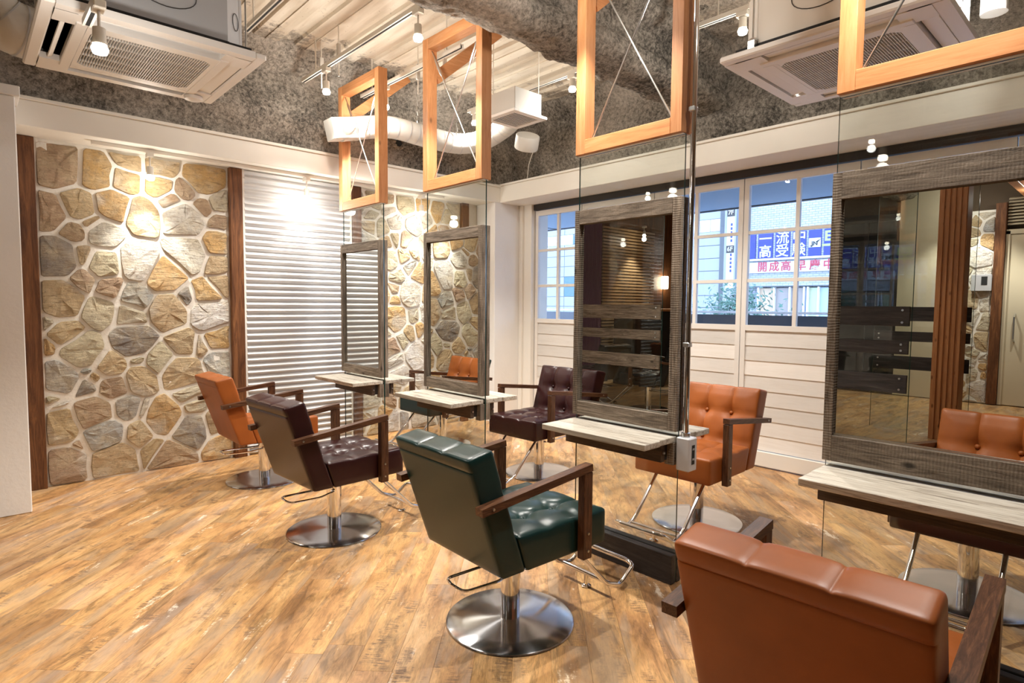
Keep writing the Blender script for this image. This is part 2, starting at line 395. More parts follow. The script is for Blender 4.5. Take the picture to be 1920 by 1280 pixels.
# ------------------------------------------------------------------ left wall (stone, posts, corrugated sheet)
YW = 5.62
wl = struct('wall_left', MB().box(.3, 5.3, YW, YW+.12, 0, 2.6).box(.3, 5.3, YW+.05, YW+.2, 2.6, 3.7), M_mortar)
W1 = """107 310 3 b;180 323 2 o;240 302 1 t;233 335 1 o;300 310 2 t;380 333 3 o;347 358 1 b;90 400 2 b;150 387 2 t;210 387 2 o;300 347 1 o;377 388 1 b;
322 377 0 b;345 413 3 w;410 380 1 y;267 405 2 t;140 433 1 b;173 420 1 t;192 439 2 w;103 483 3 d;155 480 1 t;195 494 2 y;262 492 3 w;350 474 3 w;306 514 3 o;
407 455 2 o;407 495 1 t;409 420 1 b;157 522 1 b;206 538 1 b;112 562 3 t;258 557 2 g;186 584 2 y;245 592 2 y;315 584 3 t;352 560 0 d;385 553 2 o;413 531 1 t;
389 588 3 w;87 603 0 y;122 627 2 t;249 636 3 d;343 643 2 t;407 632 2 o;153 658 3 y;90 652 1 o;376 645 0 t;206 684 2 t;258 668 0 y;302 673 2 y;407 675 1 g;
107 706 3 g;160 690 0 g;160 724 1 d;214 724 2 b;262 711 2 t;341 697 3 t;94 746 1 y;177 776 3 b;234 767 2 g;306 781 3 o;354 737 1 y;363 759 1 y;114 798 3 t;
195 813 3 g;258 811 2 t;359 807 3 d;269 772 0 w;402 794 2 t;122 872 3 b;214 859 3 t;326 857 3 b;413 833 2 o;147 833 0 b;289 840 0 t;105 763 0 w;182 706 0 t"""
_F, _R, _D = F, RT, DN
def px2wall(x, y):
    v = _F*1115.68+_R*(x-960)+_D*(y-640); k = YW/v.y; return v.x*k, 1.4+v.z*k
seeds = []
for a in W1.replace('\n', '').split(';'):
    a = a.split(); x, z = px2wall(float(a[0]), float(a[1])); seeds.append((x, z, int(a[2]), a[3]))
def place_y(u, h, d, world=False): return (u, YW-.001, h) if world else (u, -d, h)
stones(seeds, .432, 1.765, 0.0, 2.58, wl, place_y)
def scatter(x0, x1, z0, z1, n, rng):
    out = []; tries = 0
    while len(out) < n and tries < 9000:
        tries += 1; s = rng.choice([0, 1, 1, 2, 2, 3, 3]); x = rng.uniform(x0+.03, x1-.03); z = rng.uniform(z0+.03, z1-.03)
        if all(math.hypot(x-a, z-b) > .085+.75*(SZ[s]+SZ[q]) for a, b, q, _ in out): out.append((x, z, s, rng.choice('ttoowwyybg')))
    return out
rg = random.Random(5)
stones(scatter(3.05, 4.35, 0, 2.58, 95, rg), 3.05, 4.35, 0, 2.58, wl, place_y)
for x0, x1 in ((.334, .430), (1.768, 1.876), (2.945, 3.045), (4.352, 4.45)):
    cbox('timber_post', x0, x1, YW-.05, YW+.01, 0, 2.585, M_post, wl, b=.004)
cbox('edge_bead', 1.878, 1.898, YW-.03, YW, 0, 2.585, M_white, wl); cbox('edge_bead', 2.925, 2.943, YW-.03, YW, 0, 2.585, M_white, wl)
cor = MB(); P_ = .0565; nz = int(2.585/P_*8)
for k in range(nz+1):
    z = 2.585*k/nz; y = YW-.020+.0165*math.cos(2*PI*z/P_)
    cor.v += [(1.898, y, z), (2.925, y, z)]
    if k: cor.f.append((2*k-2, 2*k-1, 2*k+1, 2*k)); cor.m.append(0)
cor.build('corrugated_sheet', M_corr, wl, smooth=False)
for p in bpy.data.objects['corrugated_sheet'].data.polygons: p.use_smooth = True
# bulkhead beams
struct('trim_1', MB().box(.3, 4.67, 5.265, YW-.002, 2.588, 2.765).box(.3, 4.67, 5.250, YW-.002, 2.765, 2.785), M_beampaint, b=None) if False else None
bk = MB().box(.3, 4.67, 5.268, YW-.002, 2.588, 2.76, b=.003).box(.3, 4.67, 5.250, YW-.002, 2.7605, 2.785, b=.003)
struct('trim_1', bk, M_beampaint)
bk = MB().box(4.67, 5.05, -2.98, 5.60, 2.588, 2.775, b=.003).box(4.652, 5.05, -2.98, 5.60, 2.7755, 2.797, b=.003)
struct('trim_2', bk, M_beampaint)
struct('wall_corner_pier', MB().box(4.60, 5.25, 5.28, YW-.002, 0, 2.797, b=.004), M_plaster)
struct('trim_3', MB().box(5.02, 5.10, 5.10, 5.279, 0, 2.588, b=.003).box(4.985, 5.02, 5.225, 5.279, 0, 2.588, b=.003), M_white)
struct('trim_4', MB().box(5.055, 5.13, -2.9, 5.10, 2.522, 2.588), M_dark)
# near-left plaster pier with cap
struct('wall_pier', MB().box(-.30, .30, 5.0, 5.75, 0, 2.70, b=.006).box(-.31, .325, 4.985, 5.75, 2.7005, 2.765, b=.004), M_plaster)

# ------------------------------------------------------------------ sprayed girders
def sprayed(name, prof, axis, a, b, amp=.03, step=.04, parent=None):
    pts = []                                            # resample the profile
    for i in range(len(prof)-1):
        p, q = Vector(prof[i]), Vector(prof[i+1]); n = max(1, int((q-p).length/step))
        for k in range(n): pts.append(p.lerp(q, k/n))
    pts.append(Vector(prof[-1])); n = int((b-a)/step)+1; mb = MB(); m_ = len(pts)
    for i in range(n):
        h = a+(b-a)*i/(n-1)
        for p in pts:
            c = Vector((h, p.x, p.y)) if axis == 0 else Vector((p.x, h, p.y))
            d = noise.noise_vector(c*2.6)*amp*.8+noise.noise_vector(c*14)*amp*.45+noise.noise_vector(c*37)*amp*.4
            mb.v.append(tuple(c+d))
    for i in range(n-1):
        for j in range(m_-1): mb.f.append((i*m_+j, i*m_+j+1, (i+1)*m_+j+1, (i+1)*m_+j)); mb.m.append(0)
    return struct(name, mb, M_spray, parent, smooth=False)
g = sprayed('wall_left_upper', [(5.62, 2.74), (5.34, 2.76), (5.29, 2.9), (5.24, 3.05), (5.30, 3.25), (5.34, 3.42), (5.22, 3.52), (5.12, 3.62), (5.12, 3.72)], 0, -.6, 5.4)
h = sprayed('wall_right_upper', [(5.3, 2.76), (4.98, 2.78), (4.95, 2.92), (4.90, 3.08), (4.97, 3.28), (5.0, 3.42), (4.9, 3.52), (4.80, 3.62), (4.8, 3.72)], 1, -3, 5.5)
k_ = sprayed('ceiling_girder', [(3.02, 3.72), (2.96, 3.6), (2.84, 3.52), (2.83, 3.3), (2.94, 3.24), (2.97, 3.16), (2.92, 3.10), (2.8, 3.08), (2.66, 3.10), (2.60, 3.15), (2.60, 3.23), (2.655, 3.28), (2.64, 3.42), (2.57, 3.47), (2.54, 3.53), (2.56, 3.58), (2.50, 3.6), (2.36, 3.62), (2.30, 3.72)], 0, -6, 5.1, amp=.034, step=.03)
for o in (g, h, k_):
    for p in o.data.polygons: p.use_smooth = True
# overspray hole rings
hole = MB(); 
for j in range(10):
    a = 2*PI*j/10; hole.add([(3.26+.05*math.cos(a)+dx, 5.22-dy, 3.0+.05*math.sin(a)+dz) for dx, dy, dz in ((-.02, 0, -.02), (.02, 0, -.02), (.02, 0, .02), (-.02, 0, .02), (0, .05, 0))], [(0,1,4),(1,2,4),(2,3,4),(3,0,4)])
hole.build('spray_hole_rim', M_spray, g); 
MB().lathe([(.035, 0), (.034, .01)], 14).build('spray_hole', M_black, g, loc=(3.26, 5.21, 3.0)).rotation_euler = (PI/2, 0, 0)

# ------------------------------------------------------------------ ceiling deck
dk = MB(); PX = .335; x = -6.2; prof = []
while x < 5.6:
    prof += [(x, 3.60), (x+.205, 3.60), (x+.215, 3.625), (x+.325, 3.625)]; x += PX
for p, q in prof: dk.v += [(p, -3.1, q), (p, 7.2, q)]
for i in range(len(prof)-1): dk.f.append((2*i, 2*i+1, 2*i+3, 2*i+2)); dk.m.append(0)
ceil = struct('ceiling', dk, M_deck)
sm_ = MB()
for i in range(36):
    xx = -6.2+PX*i+.1; sm_.box(xx-.004, xx+.004, -3.1, 7.2, 3.592, 3.6)
sm_.build('deck_seam', M_deck, ceil)
struct('ceiling_slab', MB().box(-6.3, 5.6, -3.2, 7.3, 3.70, 3.85), M_mortar)

# ------------------------------------------------------------------ right wall: folding window panels over siding
XW = 5.08
wr = struct('wall_right', MB().box(5.13, 5.3, -3.1, -1.14, 0, 2.6).box(5.13, 5.3, -3.1, 5.7, 2.60, 3.75).box(5.13, 5.3, 5.1, 5.7, 0, 2.6), M_white)
edges = [5.092, 4.37, 3.43, 2.505, 1.585, .665, -.255, -1.175]
for i in range(7):
    y1, y0 = edges[i]-.004, edges[i+1]+.004; st = .042
    wd = struct('window_%d' % (i+1), MB().box(XW, XW+.045, y0, y0+st, 0.012, 2.515).box(XW, XW+.045, y1-st, y1, 0.012, 2.515)
        .box(XW+.001, XW+.044, y0+st, y1-st, 2.455, 2.515).box(XW+.001, XW+.044, y0+st, y1-st, 1.19, 1.238), M_sash)
    ym = (y0+y1)/2
    zr = [1.238, 1.612, 1.642, 2.030, 2.058, 2.455]
    cbox('muntin', XW+.006, XW+.04, ym-.016, ym+.016, 1.238, 2.455, M_sash, wd)
    for za, zb in ((1.612, 1.642), (2.030, 2.058)):
        cbox('muntin', XW+.008, XW+.038, y0+st, ym-.016, za, zb, M_sash, wd); cbox('muntin', XW+.008, XW+.038, ym+.016, y1-st, za, zb, M_sash, wd)
    for za, zb in ((1.238, 1.612), (1.642, 2.030), (2.058, 2.455)):
        for ya, yb in ((y0+st, ym-.016), (ym+.016, y1-st)): cbox('pane', XW+.020, XW+.026, ya, yb, za, zb, M_wglass, wd)
    for k in range(8):
        za = .15+k*.13
        mb = MB().prism([(XW+.008, za-.001), (XW+.034, za-.001), (XW+.034, za+.1295), (XW+.0150, za+.1295)], 1, -(y1-y0-2*st)/2, (y1-y0-2*st)/2)
        o = mb.build('siding_board', M_siding, wd, loc=(0, ym, 0))
    cbox('kick_board', XW-.012, XW+.035, y0+.002, y1-.002, .012, .142, M_white, wd, b=.004)

# ------------------------------------------------------------------ rest of the salon, seen in the mirrors
M_dim = plaster('dim_brown_paint', (.13, .095, .065), .05)
struct('wall_near', MB().box(-6.1, 5.3, -3.12, -3.0, 0, 3.75), M_dim)
wb = struct('wall_back', MB().box(-6.15, -5.95, -3.1, 7.1, 0, 3.75), M_dim)
struct('wall_far_alcove', MB().box(-6.1, -.3, 7.0, 7.12, 0, 3.75).box(-.3, -.2, 5.76, 7.12, 0, 3.75), M_brownwall)
# dark glazed screen, stone, post, door on the back wall
XB = -5.75
wd = struct('window_8', MB().box(XB-.2, XB+.0, 2.83, 3.75, 0.012, .12).box(XB-.2, XB, 2.83, 3.75, 2.78, 2.9), M_dark)
for y in (2.86, 3.29, 3.72): cbox('muntin', XB-.06, XB+.01, y-.03, y+.03, .12, 2.78, M_dark, wd)
for z in (.8, 1.5, 2.15): cbox('muntin', XB-.05, XB+.005, 2.89, 3.69, z-.02, z+.02, M_dark, wd)
for ya, yb in ((2.89, 3.26), (3.32, 3.69)):
    for za, zb in ((.12, .78), (.82, 1.48), (1.52, 2.13), (2.17, 2.78)): cbox('pane', XB-.04, XB-.03, ya, yb, za, zb, M_black, wd)
struct('wall_back_panel', MB().box(-5.95, XB, 2.05, 2.82, .012, 3.2), M_cream)
sb = struct('wall_back_stone', MB().box(-5.95, XB-.03, 1.63, 2.05, .012, 2.82), M_mortar)
def place_x(u, h, d, world=False): return (XB-.03, u, h) if world else (d, u, h)
stones(scatter(1.63, 2.05, 0, 2.8, 34, rg), 1.63, 2.05, .012, 2.8, sb, place_x)
cbox('timber_post', XB-.1, XB+.02, 1.51, 1.63, .012, 2.9, M_post, sb)
dr = struct('door_1', MB().box(XB-.12, XB-.04, .62, 1.50, .012, 2.45, b=.004).box(XB-.1, XB-.02, 1.46, 1.505, .012, 2.5).box(XB-.1, XB-.02, .56, .62, .012, 2.5).box(XB-.1, XB-.02, .56, 1.505, 2.455, 2.52), M_cream)
MB().tube([(XB-.04, 1.36, .93), (XB+.03, 1.36, .97), (XB+.03, 1.36, 1.28), (XB-.04, 1.36, 1.32)], .011).build('door_handle', M_steel, dr)
lv = MB()
for k in range(9): lv.beam((XB-.06, .60, 2.60+k*.045), (XB-.06, 1.50, 2.60+k*.045), .05, .008, up=(.5, 0, 1))
lv.build('vent_louvre', M_cream, dr)
sw = thing('wall_switch_panel', 'grey switch panel on the stone facing seen in the big mirror', 'switch panel', (XB+.02, 1.75, 1.65))
MB().box(0, .03, -.12, .12, 0, .24, b=.006).build('plate', M_acg, sw); MB().box(.0305, .034, -.07, .0, .09, .21).build('screen', M_black, sw)
# laminated column and orange roof timbers by it
lc = thing('laminated_post', 'thick laminated pine post reflected in the large right mirror', 'post', (-2.5, 1.48, 0))
for k in range(5):
    cbox('lamination', .0, .12, -.115+k*.048, -.115+k*.048+.026, .001, 3.1, M_pine[2], lc)
cbox('core', -.12, .10, -.120, .125, .001, 3.1, M_pine[2], lc)
for k, y in enumerate((.75, 1.0, 1.25)):
    o = thing('roof_timber', ['orange timber joist furthest right in the large mirror', 'orange timber joist in the middle of the reflected three', 'orange timber joist nearest the laminated post in the mirror'][k], 'timber', (-4.0, y, 2.92), group='orange joists in the mirror')
    MB().box(-1.8, 1.8, -.05, .05, 0, .16, b=.004).build('joist', M_pine[0], o)
# purple curtain, lit blind, counter in the alcove
cu = MB(); n = 30
for i in range(n+1):
    y = 6.90+.025*math.sin(i*1.25); xx = -3.40+.62*i/n; cu.v += [(xx, y, .02), (xx, y, 3.1)]
    if i: cu.f.append((2*i-2, 2*i, 2*i+1, 2*i-1)); cu.m.append(0)
cu.build('curtain', mat('purple_cloth', (.15, .045, .10), .8), smooth=True, label='dull purple curtain seen at the left of the third mirror', cat='curtain')
M_slat = wood('tan_slat', [(.3, (.30, .17, .08)), (.6, (.50, .31, .16))], 0, 1, .35)
vb = thing('slatted_blind', 'horizontal slatted blind lit by a spot, seen in the third mirror', 'blind', (-4.25, 6.93, 0))
for k in range(40): cbox('slat', -.82, .82, -.03, .03, .55+k*.058, .55+k*.058+.036, M_slat, vb)
for x in (-.8, .8): cbox('rail', x-.02, x+.02, .031, .05, .5, 2.85, M_post, vb)
ct = thing('counter', 'long dark counter with an orange wood top, seen in the third mirror', 'counter', (-4.6, 6.4, 0))
MB().box(-1.2, 1.2, -.2, .2, .001, 1.30).build('body', M_dark, ct); MB().box(-1.25, 1.25, -.25, .25, 1.301, 1.345, b=.004).build('top', M_pine[0], ct)
wlamp = thing('wall_lamp', 'glowing wall lamp in the brown alcove, seen in the third mirror', 'lamp', (-5.5, 6.98, 1.75))
MB().box(-.05, .05, -.11, -.001, 0, .26, b=.01).build('shade', M_bulb, wlamp)

# ------------------------------------------------------------------ lamps on tracks
_lm = {}
def lamp_meshes(drop):
    if drop in _lm: return _lm[drop]
    d = {}
    d['adapter'] = MB().box(-.022, .022, -.04, .04, -.035, 0, b=.004).mesh('adapter', M_track)
    d['stem'] = MB().tube([(0, 0, -.035), (0, 0, -drop+.10)], .006, 8).mesh('stem', M_track)
    d['socket'] = MB().lathe([(.012, -drop+.10), (.024, -drop+.095), (.026, -drop+.03)], 18).mesh('socket', M_track, True)
    d['bulb'] = MB().lathe([(.024, -drop+.03), (.032, -drop+.012), (.026, -drop-.006), (.006, -drop-.012)], 18).mesh('bulb', M_bulb, True)
    _lm[drop] = d; return d
def lamp(x, y, z, drop, label, group, power, angle=112, tilt=(0, 0), vis=True):
    r = thing('track_lamp', label, 'lamp', (x, y, z), 0, group)
    for nme, me in lamp_meshes(drop).items(): link(nme, me, r)
    l = bpy.data.lights.new('lamp_light', 'SPOT'); l.energy = power; l.color = WARM; l.spot_size = math.radians(angle); l.spot_blend = .6; l.shadow_soft_size = .032
    o = bpy.data.objects.new('lamp_light', l); COL.objects.link(o); o.parent = r; o.location = (0, 0, -drop-.03); o.rotation_euler = (tilt[0], tilt[1], 0)
    l = bpy.data.lights.new('lamp_glow', 'POINT'); l.energy = power*(GLOW if angle > 100 else .12 if y > 5.2 and x > 0 else .02); l.color = WARM; l.shadow_soft_size = .04
    o = bpy.data.objects.new('lamp_glow', l); COL.objects.link(o); o.parent = r; o.location = (0, 0, -drop-.06)
    return r
def rail(x, y0, y1, z, label, hang=True, axis='y'):
    r = thing('track_rail', label, 'track rail', (x, (y0+y1)/2, z), 0)
    L = (y1-y0)/2
    MB().box(-.018, -.008, -L, L, 0, .022).box(.008, .018, -L, L, 0, .022).box(-.018, .018, -L, L, .022, .03).build('channel', M_track, r)
    MB().box(-.0078, .0078, -L+.01, L-.01, .001, .0215).build('slot', M_black, r)
    if hang:
        for y in (-L*.75, L*.75): MB().tube([(0, y, .03), (0, y, 3.6-z)], .005, 6).build('hanger', M_track, r)
    return r
G = 'hanging track lamps'
rail(2.24, 3.1, 5.1, 3.3, 'cream ceiling track holding two lamps left of the pine frames')
rail(2.80, 3.6, 5.1, 3.3, 'cream ceiling track just behind the two left pine frames')
rail(3.82, 3.2, 4.8, 3.32, 'cream ceiling track passing over the square vent')
rail(3.82, .4, 2.35, 3.32, 'cream ceiling track beside the right air conditioner')
rail(2.24, .2, 2.3, 3.3, 'cream ceiling track above the front chairs', True)
rail(1.545, 3.3, 4.45, 3.3, 'cream ceiling track beside the left air conditioner')
rail(.46, .8, 3.32, 2.63, 'low cream track crossing in front of the left air conditioner')
lamp(.46, 3.02, 2.63, .20, 'big glowing lamp in front of the left air conditioner grille', G, LAMP_W)
lamp(2.24, 4.66, 3.3, .20, 'glowing lamp left of the farthest pine frame, by the sprayed wall', G, LAMP_W)
lamp(2.24, 3.34, 3.3, .19, 'glowing lamp between the two left pine frames, near the girder', G, LAMP_W)
lamp(2.80, 4.68, 3.3, .19, 'glowing lamp just right of the farthest pine frame, above the duct', G, LAMP_W)
lamp(3.82, 3.41, 3.32, .13, 'glowing lamp right of the square vent', G, LAMP_W)
lamp(3.82, 1.93, 3.32, .135, 'glowing lamp at the left corner of the right air conditioner', G, LAMP_W)
lamp(3.82, 4.70, 3.32, .13, 'small glowing lamp partly behind the second pine frame', G, LAMP_W)
lamp(2.24, 2.02, 3.3, .19, 'track lamp above the green front chair, out of the photo', G, LAMP_W)
lamp(2.24, .62, 3.3, .19, 'track lamp above the nearest tan chair, out of the photo', G, LAMP_W)
lamp(3.82, .70, 3.32, .135, 'track lamp beyond the right air conditioner, out of the photo', G, LAMP_W)
lamp(.46, 1.35, 2.63, .20, 'track lamp on the low track beside the viewer', G, LAMP_W*.45, 76)
rail(-2.6, 2.0, 6.0, 3.3, 'cream ceiling track in the room behind the viewer')
lamp(-2.6, 5.4, 3.3, .19, 'track lamp near the alcove behind the viewer', G, LAMP_W*.25)
lamp(-1.8, 2.1, 3.3, .19, 'added fill lamp brightening the laminated post behind the viewer', G, LAMP_W*.5, 70)  # made-up lamp, added only to brighten the post in the mirror
lamp(-5.25, 1.90, 3.1, .19, 'added fill lamp brightening the reflected stone strip', G, LAMP_W*1.0, 110)  # invented lamp that lifts the stone strip in the mirror view
lamp(-4.9, 1.1, 3.1, .19, 'added fill lamp brightening the reflected cream door', G, LAMP_W*.8, 110)  # unseen extra lamp, put in to light the reflected door area
lamp(-4.3, 6.62, 2.9, .19, 'track lamp washing the reflected blind', G, LAMP_W*.9, 80)
# soffit track and its three spots
r = thing('soffit_rail', 'thin cream track under the white bulkhead above the stone wall', 'track rail', (2.2, 5.40, 2.560))
MB().box(-1.45, 1.75, -.018, .018, 0, .026).build('channel', M_track, r)
for x, lb in ((1.125, 'spot under the bulkhead lighting the left stone facing'), (2.39, 'spot under the bulkhead lighting the corrugated sheet'), (3.66, 'spot under the bulkhead lighting the right stone facing')):
    lamp(x, 5.40, 2.56, .20, lb, 'spots under the bulkhead', SOFFIT_W, 76, (math.radians(11), 0))

# ------------------------------------------------------------------ cassette air conditioners
def cassette(cx, cy, z, half, label, bars='y', closed=('+x',)):
    r = thing('air_conditioner', label, 'air conditioner', (cx, cy, z)); h_ = half
    a, b_, c_ = h_, h_*.88, h_*.70; g_ = h_*.60
    p = MB()
    for s in (-1, 1):
        p.box(*sorted((s*b_, s*a)), -a, a, 0, .035, b=.008); p.box(-b_, b_, *sorted((s*b_, s*a)), 0, .035)
        p.box(*sorted((s*g_, s*c_)), -c_, c_, -.008, .03, b=.004); p.box(-g_, g_, *sorted((s*g_, s*c_)), -.008, .03)
        for q in (-1, 1): p.box(*sorted((s*c_, s*b_)), *sorted((q*h_*.60, q*b_)), -.002, .03); p.box(*sorted((q*h_*.60, q*b_)), *sorted((s*c_, s*b_)), -.0015, .0295)
    p.build('fascia', M_acw, r)
    MB().box(-b_, b_, -b_, b_, .055, .07).build('slot_back', M_black, r)
    fl = MB()
    for nm, ax, s in (('+x', 0, 1), ('-x', 0, -1), ('+y', 1, 1), ('-y', 1, -1)):
        m_ = s*(b_+c_)/2; L = h_*.585; tl = .012 if nm in closed else .05
        wd_ = (b_-c_)*(.40 if nm in closed else .13)
        if ax == 0: fl.beam((m_, -L, .012), (m_, L, .012), wd_*2, .006, up=(tl*10*s, 0, 1))
        else: fl.beam((-L, m_, .016), (L, m_, .016), wd_*2, .006, up=(0, tl*10*s, 1))
    fl.build('flap', M_acw, r)
    MB().box(-g_, g_, -g_, g_, .030, .04).build('filter', M_black, r)
    gr = MB(); n = 46; gg = g_*.97
    for k in range(n):
        u = -gg+2*gg*(k+.5)/n; cut = max(0, abs(u)-gg*.80)*.9; w_ = gg-cut
        if bars == 'y': gr.box(u-gg/n*.23, u+gg/n*.23, -w_, w_, -.006, .012)
        else: gr.box(-w_, w_, u-gg/n*.23, u+gg/n*.23, -.006, .012)
    for k in range(-2, 3):
        u = k*gg*.38
        if bars == 'y': gr.box(-gg, gg, u-.0025, u+.0025, .0, .0125)
        else: gr.box(u-.0025, u+.0025, -gg, gg, .0, .0125)
    for s in (-1, 1):
        gr.box(-g_, g_, *sorted((s*g_*.93, s*g_)), -.007, .012); gr.box(*sorted((s*g_*.93, s*g_)), -g_, g_, -.0065, .012)
        for q in (-1, 1): gr.prism([(s*g_, q*g_), (s*g_*.74, q*g_), (s*g_, q*g_*.74)], 2, -.0062, .012)
    gr.build('grille', M_acw, r)
    kk = h_*.86; ch = .11
    body = [(-kk+ch, -kk), (kk-ch, -kk), (kk, -kk+ch), (kk, kk-ch), (kk-ch, kk), (-kk+ch, kk), (-kk, kk-ch), (-kk, -kk+ch)]
    MB().prism(body, 2, .055, .36).build('casing', M_acg if bars == 'y' else M_beampaint, r)
    MB().prism([(x*1.01, y*1.01) for x, y in body], 2, .0551, .075).build('casing_seam', M_dark, r)
    for y in (-.12,): 
        ring = [(.14*math.cos(2*PI*t_/28)+.02, -kk-.002, .235+.075*math.sin(2*PI*t_/28)) for t_ in range(29)]
        MB().tube(ring, .0022, 5).build('knockout', M_dark, r); MB().tube([(-kk-.002, p_[0], p_[2]) for p_ in ring], .0022, 5).build('knockout', M_dark, r)
    dgl = [((kk-ch/2)+.03*math.cos(t_*PI/10)*.7071+.003, (-kk+ch/2)+.03*math.cos(t_*PI/10)*.7071-.003, .21+.045*math.sin(t_*PI/10)) for t_ in range(21)]
    MB().tube(dgl, .002, 5).build('knockout', M_dark, r)
    for sx_, sy_ in ((1, -1), (1, 1), (-1, 1), (-1, -1)):
        hx, hy = sx_*kk*1.03, sy_*kk*.8
        MB().tube([(hx, hy, .05), (hx, hy, 3.6-z)], .005, 6).lathe([(.02, .09), (.02, .10)], 12, (hx, hy, 0)).box(hx-.022, hx+.022, hy-.018, hy+.018, .045, .088).build('hanger_rod', M_steel, r)
    MB().lathe([(.055, -.006), (.05, -.024), (.02, -.034)], 20, (h_*.72, h_*.80 if bars == 'y' else -h_*.72, 0)).build('sensor', M_acw, r, smooth=True)
    return r
cassette(.79, 3.87, 2.72, .49, 'white ceiling cassette air conditioner at top left, grey casing', 'y')
cassette(3.60, 1.18, 2.72, .51, 'white ceiling cassette air conditioner behind the right pine frame', 'x', ('-x', '-y', '+y'))
# big spiral duct at the top left corner
def spiral(name, pts, r, label, cat='duct', rings=.09, rad=None):
    o = thing(name, label, cat, pts[0])
    P = [Vector(p)-Vector(pts[0]) for p in pts]
    S_ = []                                             # Catmull-Rom smoothing
    for i in range(len(P)-1):
        p0, p1, p2, p3 = P[max(i-1, 0)], P[i], P[i+1], P[min(i+2, len(P)-1)]
        for k in range(8):
            t_ = k/8; S_.append(.5*((2*p1)+(p2-p0)*t_+(2*p0-5*p1+4*p2-p3)*t_*t_+(3*p1-p0-3*p2+p3)*t_**3))
    S_.append(P[-1]); MB().tube(S_, r, 28).build('tube', M_duct, o, smooth=True)
    acc = 0
    for i in range(1, len(S_)):
        acc += (S_[i]-S_[i-1]).length
        if acc > rings:
            acc = 0; d = (S_[i]-S_[i-1]).normalized(); MB().tube([S_[i]-d*.004, S_[i]+d*.004], r+.004, 28, cap=False).build('ring', M_acg, o, smooth=True)
    return o
spiral('spiral_duct', [(.10, 4.66, 3.58), (.12, 4.68, 3.30), (.20, 4.72, 3.08), (.42, 4.78, 3.03), (.85, 4.82, 3.06), (1.12, 4.82, 3.06)], .155, 'fat spiral duct in the top left corner beside the air conditioner')
# thin duct along the sprayed wall with its flat box at the left end
d = spiral('wall_duct', [(2.50, 4.95, 2.92), (2.776, 4.95, 3.0), (3.05, 4.95, 3.05), (3.418, 4.93, 3.031), (3.78, 4.9, 3.03), (3.98, 4.74, 3.08), (4.0, 4.42, 3.16), (3.80, 4.08, 3.16)], .10, 'white curved duct hung along the sprayed wall behind two pine frames')
MB().box(-.10, .20, -.08, .08, -.085, .095, b=.006).build('end_box', M_duct, d).rotation_euler = (0, -.22, 0)
for x, y, z in ((.78, -.04, .17), (1.18, -.14, .17)):
    ch = MB()
    for k in range(9):
        a = k*.045; ch.tube([(x+(.008 if k % 2 else 0), y, z+a-.02), (x, y+(.008 if not k % 2 else 0), z+a+.02)], .006, 5)
    ch.build('chain', M_steel, d)
v_ = thing('ceiling_vent', 'square white ceiling vent box with a slatted grille, near the corner', 'vent', (3.53, 3.79, 2.97))
MB().box(-.155, .155, -.155, .155, .024, .21, b=.004).build('box', M_duct, v_); 
for s in (-1, 1): MB().box(*sorted((s*.14, s*.19)), -.19, .19, 0, .023, b=.003).box(-.14, .14, *sorted((s*.14, s*.19)), 0, .023).build('rim', M_acw, v_)
MB().box(-.14, .14, -.14, .14, .018, .022).build('backing', M_black, v_)
for k in range(10): MB().box(-.14, .14, -.13+k*.028-.0045, -.13+k*.028+.0045, .004, .010).build('slat', M_acw, v_)
MB().tube([(-.15, .12, .2), (-.15, .12, .63)], .005, 6).tube([(.15, -.12, .2), (.15, -.12, .63)], .005, 6).build('hanger_rod', M_track, v_)
st = thing('duct_stub', 'short white round duct hanging below the square vent', 'duct', (4.05, 4.2, 2.9))
MB().lathe([(.11, 0), (.115, .01), (.115, .12), (.11, .13)], 28).build('collar', M_duct, st, smooth=True); st.rotation_euler = (.5, -.3, 0)
MB().tube([(4.83, 4.99, 2.80), (4.83, 4.96, 3.0), (4.8, 4.85, 3.15), (4.6, 4.6, 3.18), (4.3, 4.35, 3.1)], .006, 6).build('cable', M_track, label='thin pale cable climbing the sprayed corner to the duct', cat='cable', smooth=True)
for i, (x, y) in enumerate(((2.29, 4.85), (2.27, 4.5), (2.95, 4.4), (3.05, 4.15))):
    t_ = thing('ceiling_hanger', ['bare threaded rod with turnbuckle, farthest left under the deck', 'bare threaded rod with turnbuckle, second from left under the deck', 'bare threaded rod between the pine frames, lower one', 'bare threaded rod between the pine frames, upper one'][i], 'hanger', (x, y, 3.6), group='bare rods under the deck')
    MB().tube([(0, 0, 0), (0, 0, -.40)], .005, 6).build('rod', M_track, t_); MB().box(-.016, .016, -.012, .012, -.28, -.15, b=.003).build('turnbuckle', M_duct, t_)
pw = thing('white_pipe', 'bright white plastic pipe right of the right air conditioner', 'pipe', (4.05, .66, 2.95))
MB().tube([(0, 0, .0), (0, 0, .5)], .06, 20).build('tube', mat('bright_white', (.9, .9, .9), .3), pw, smooth=True)

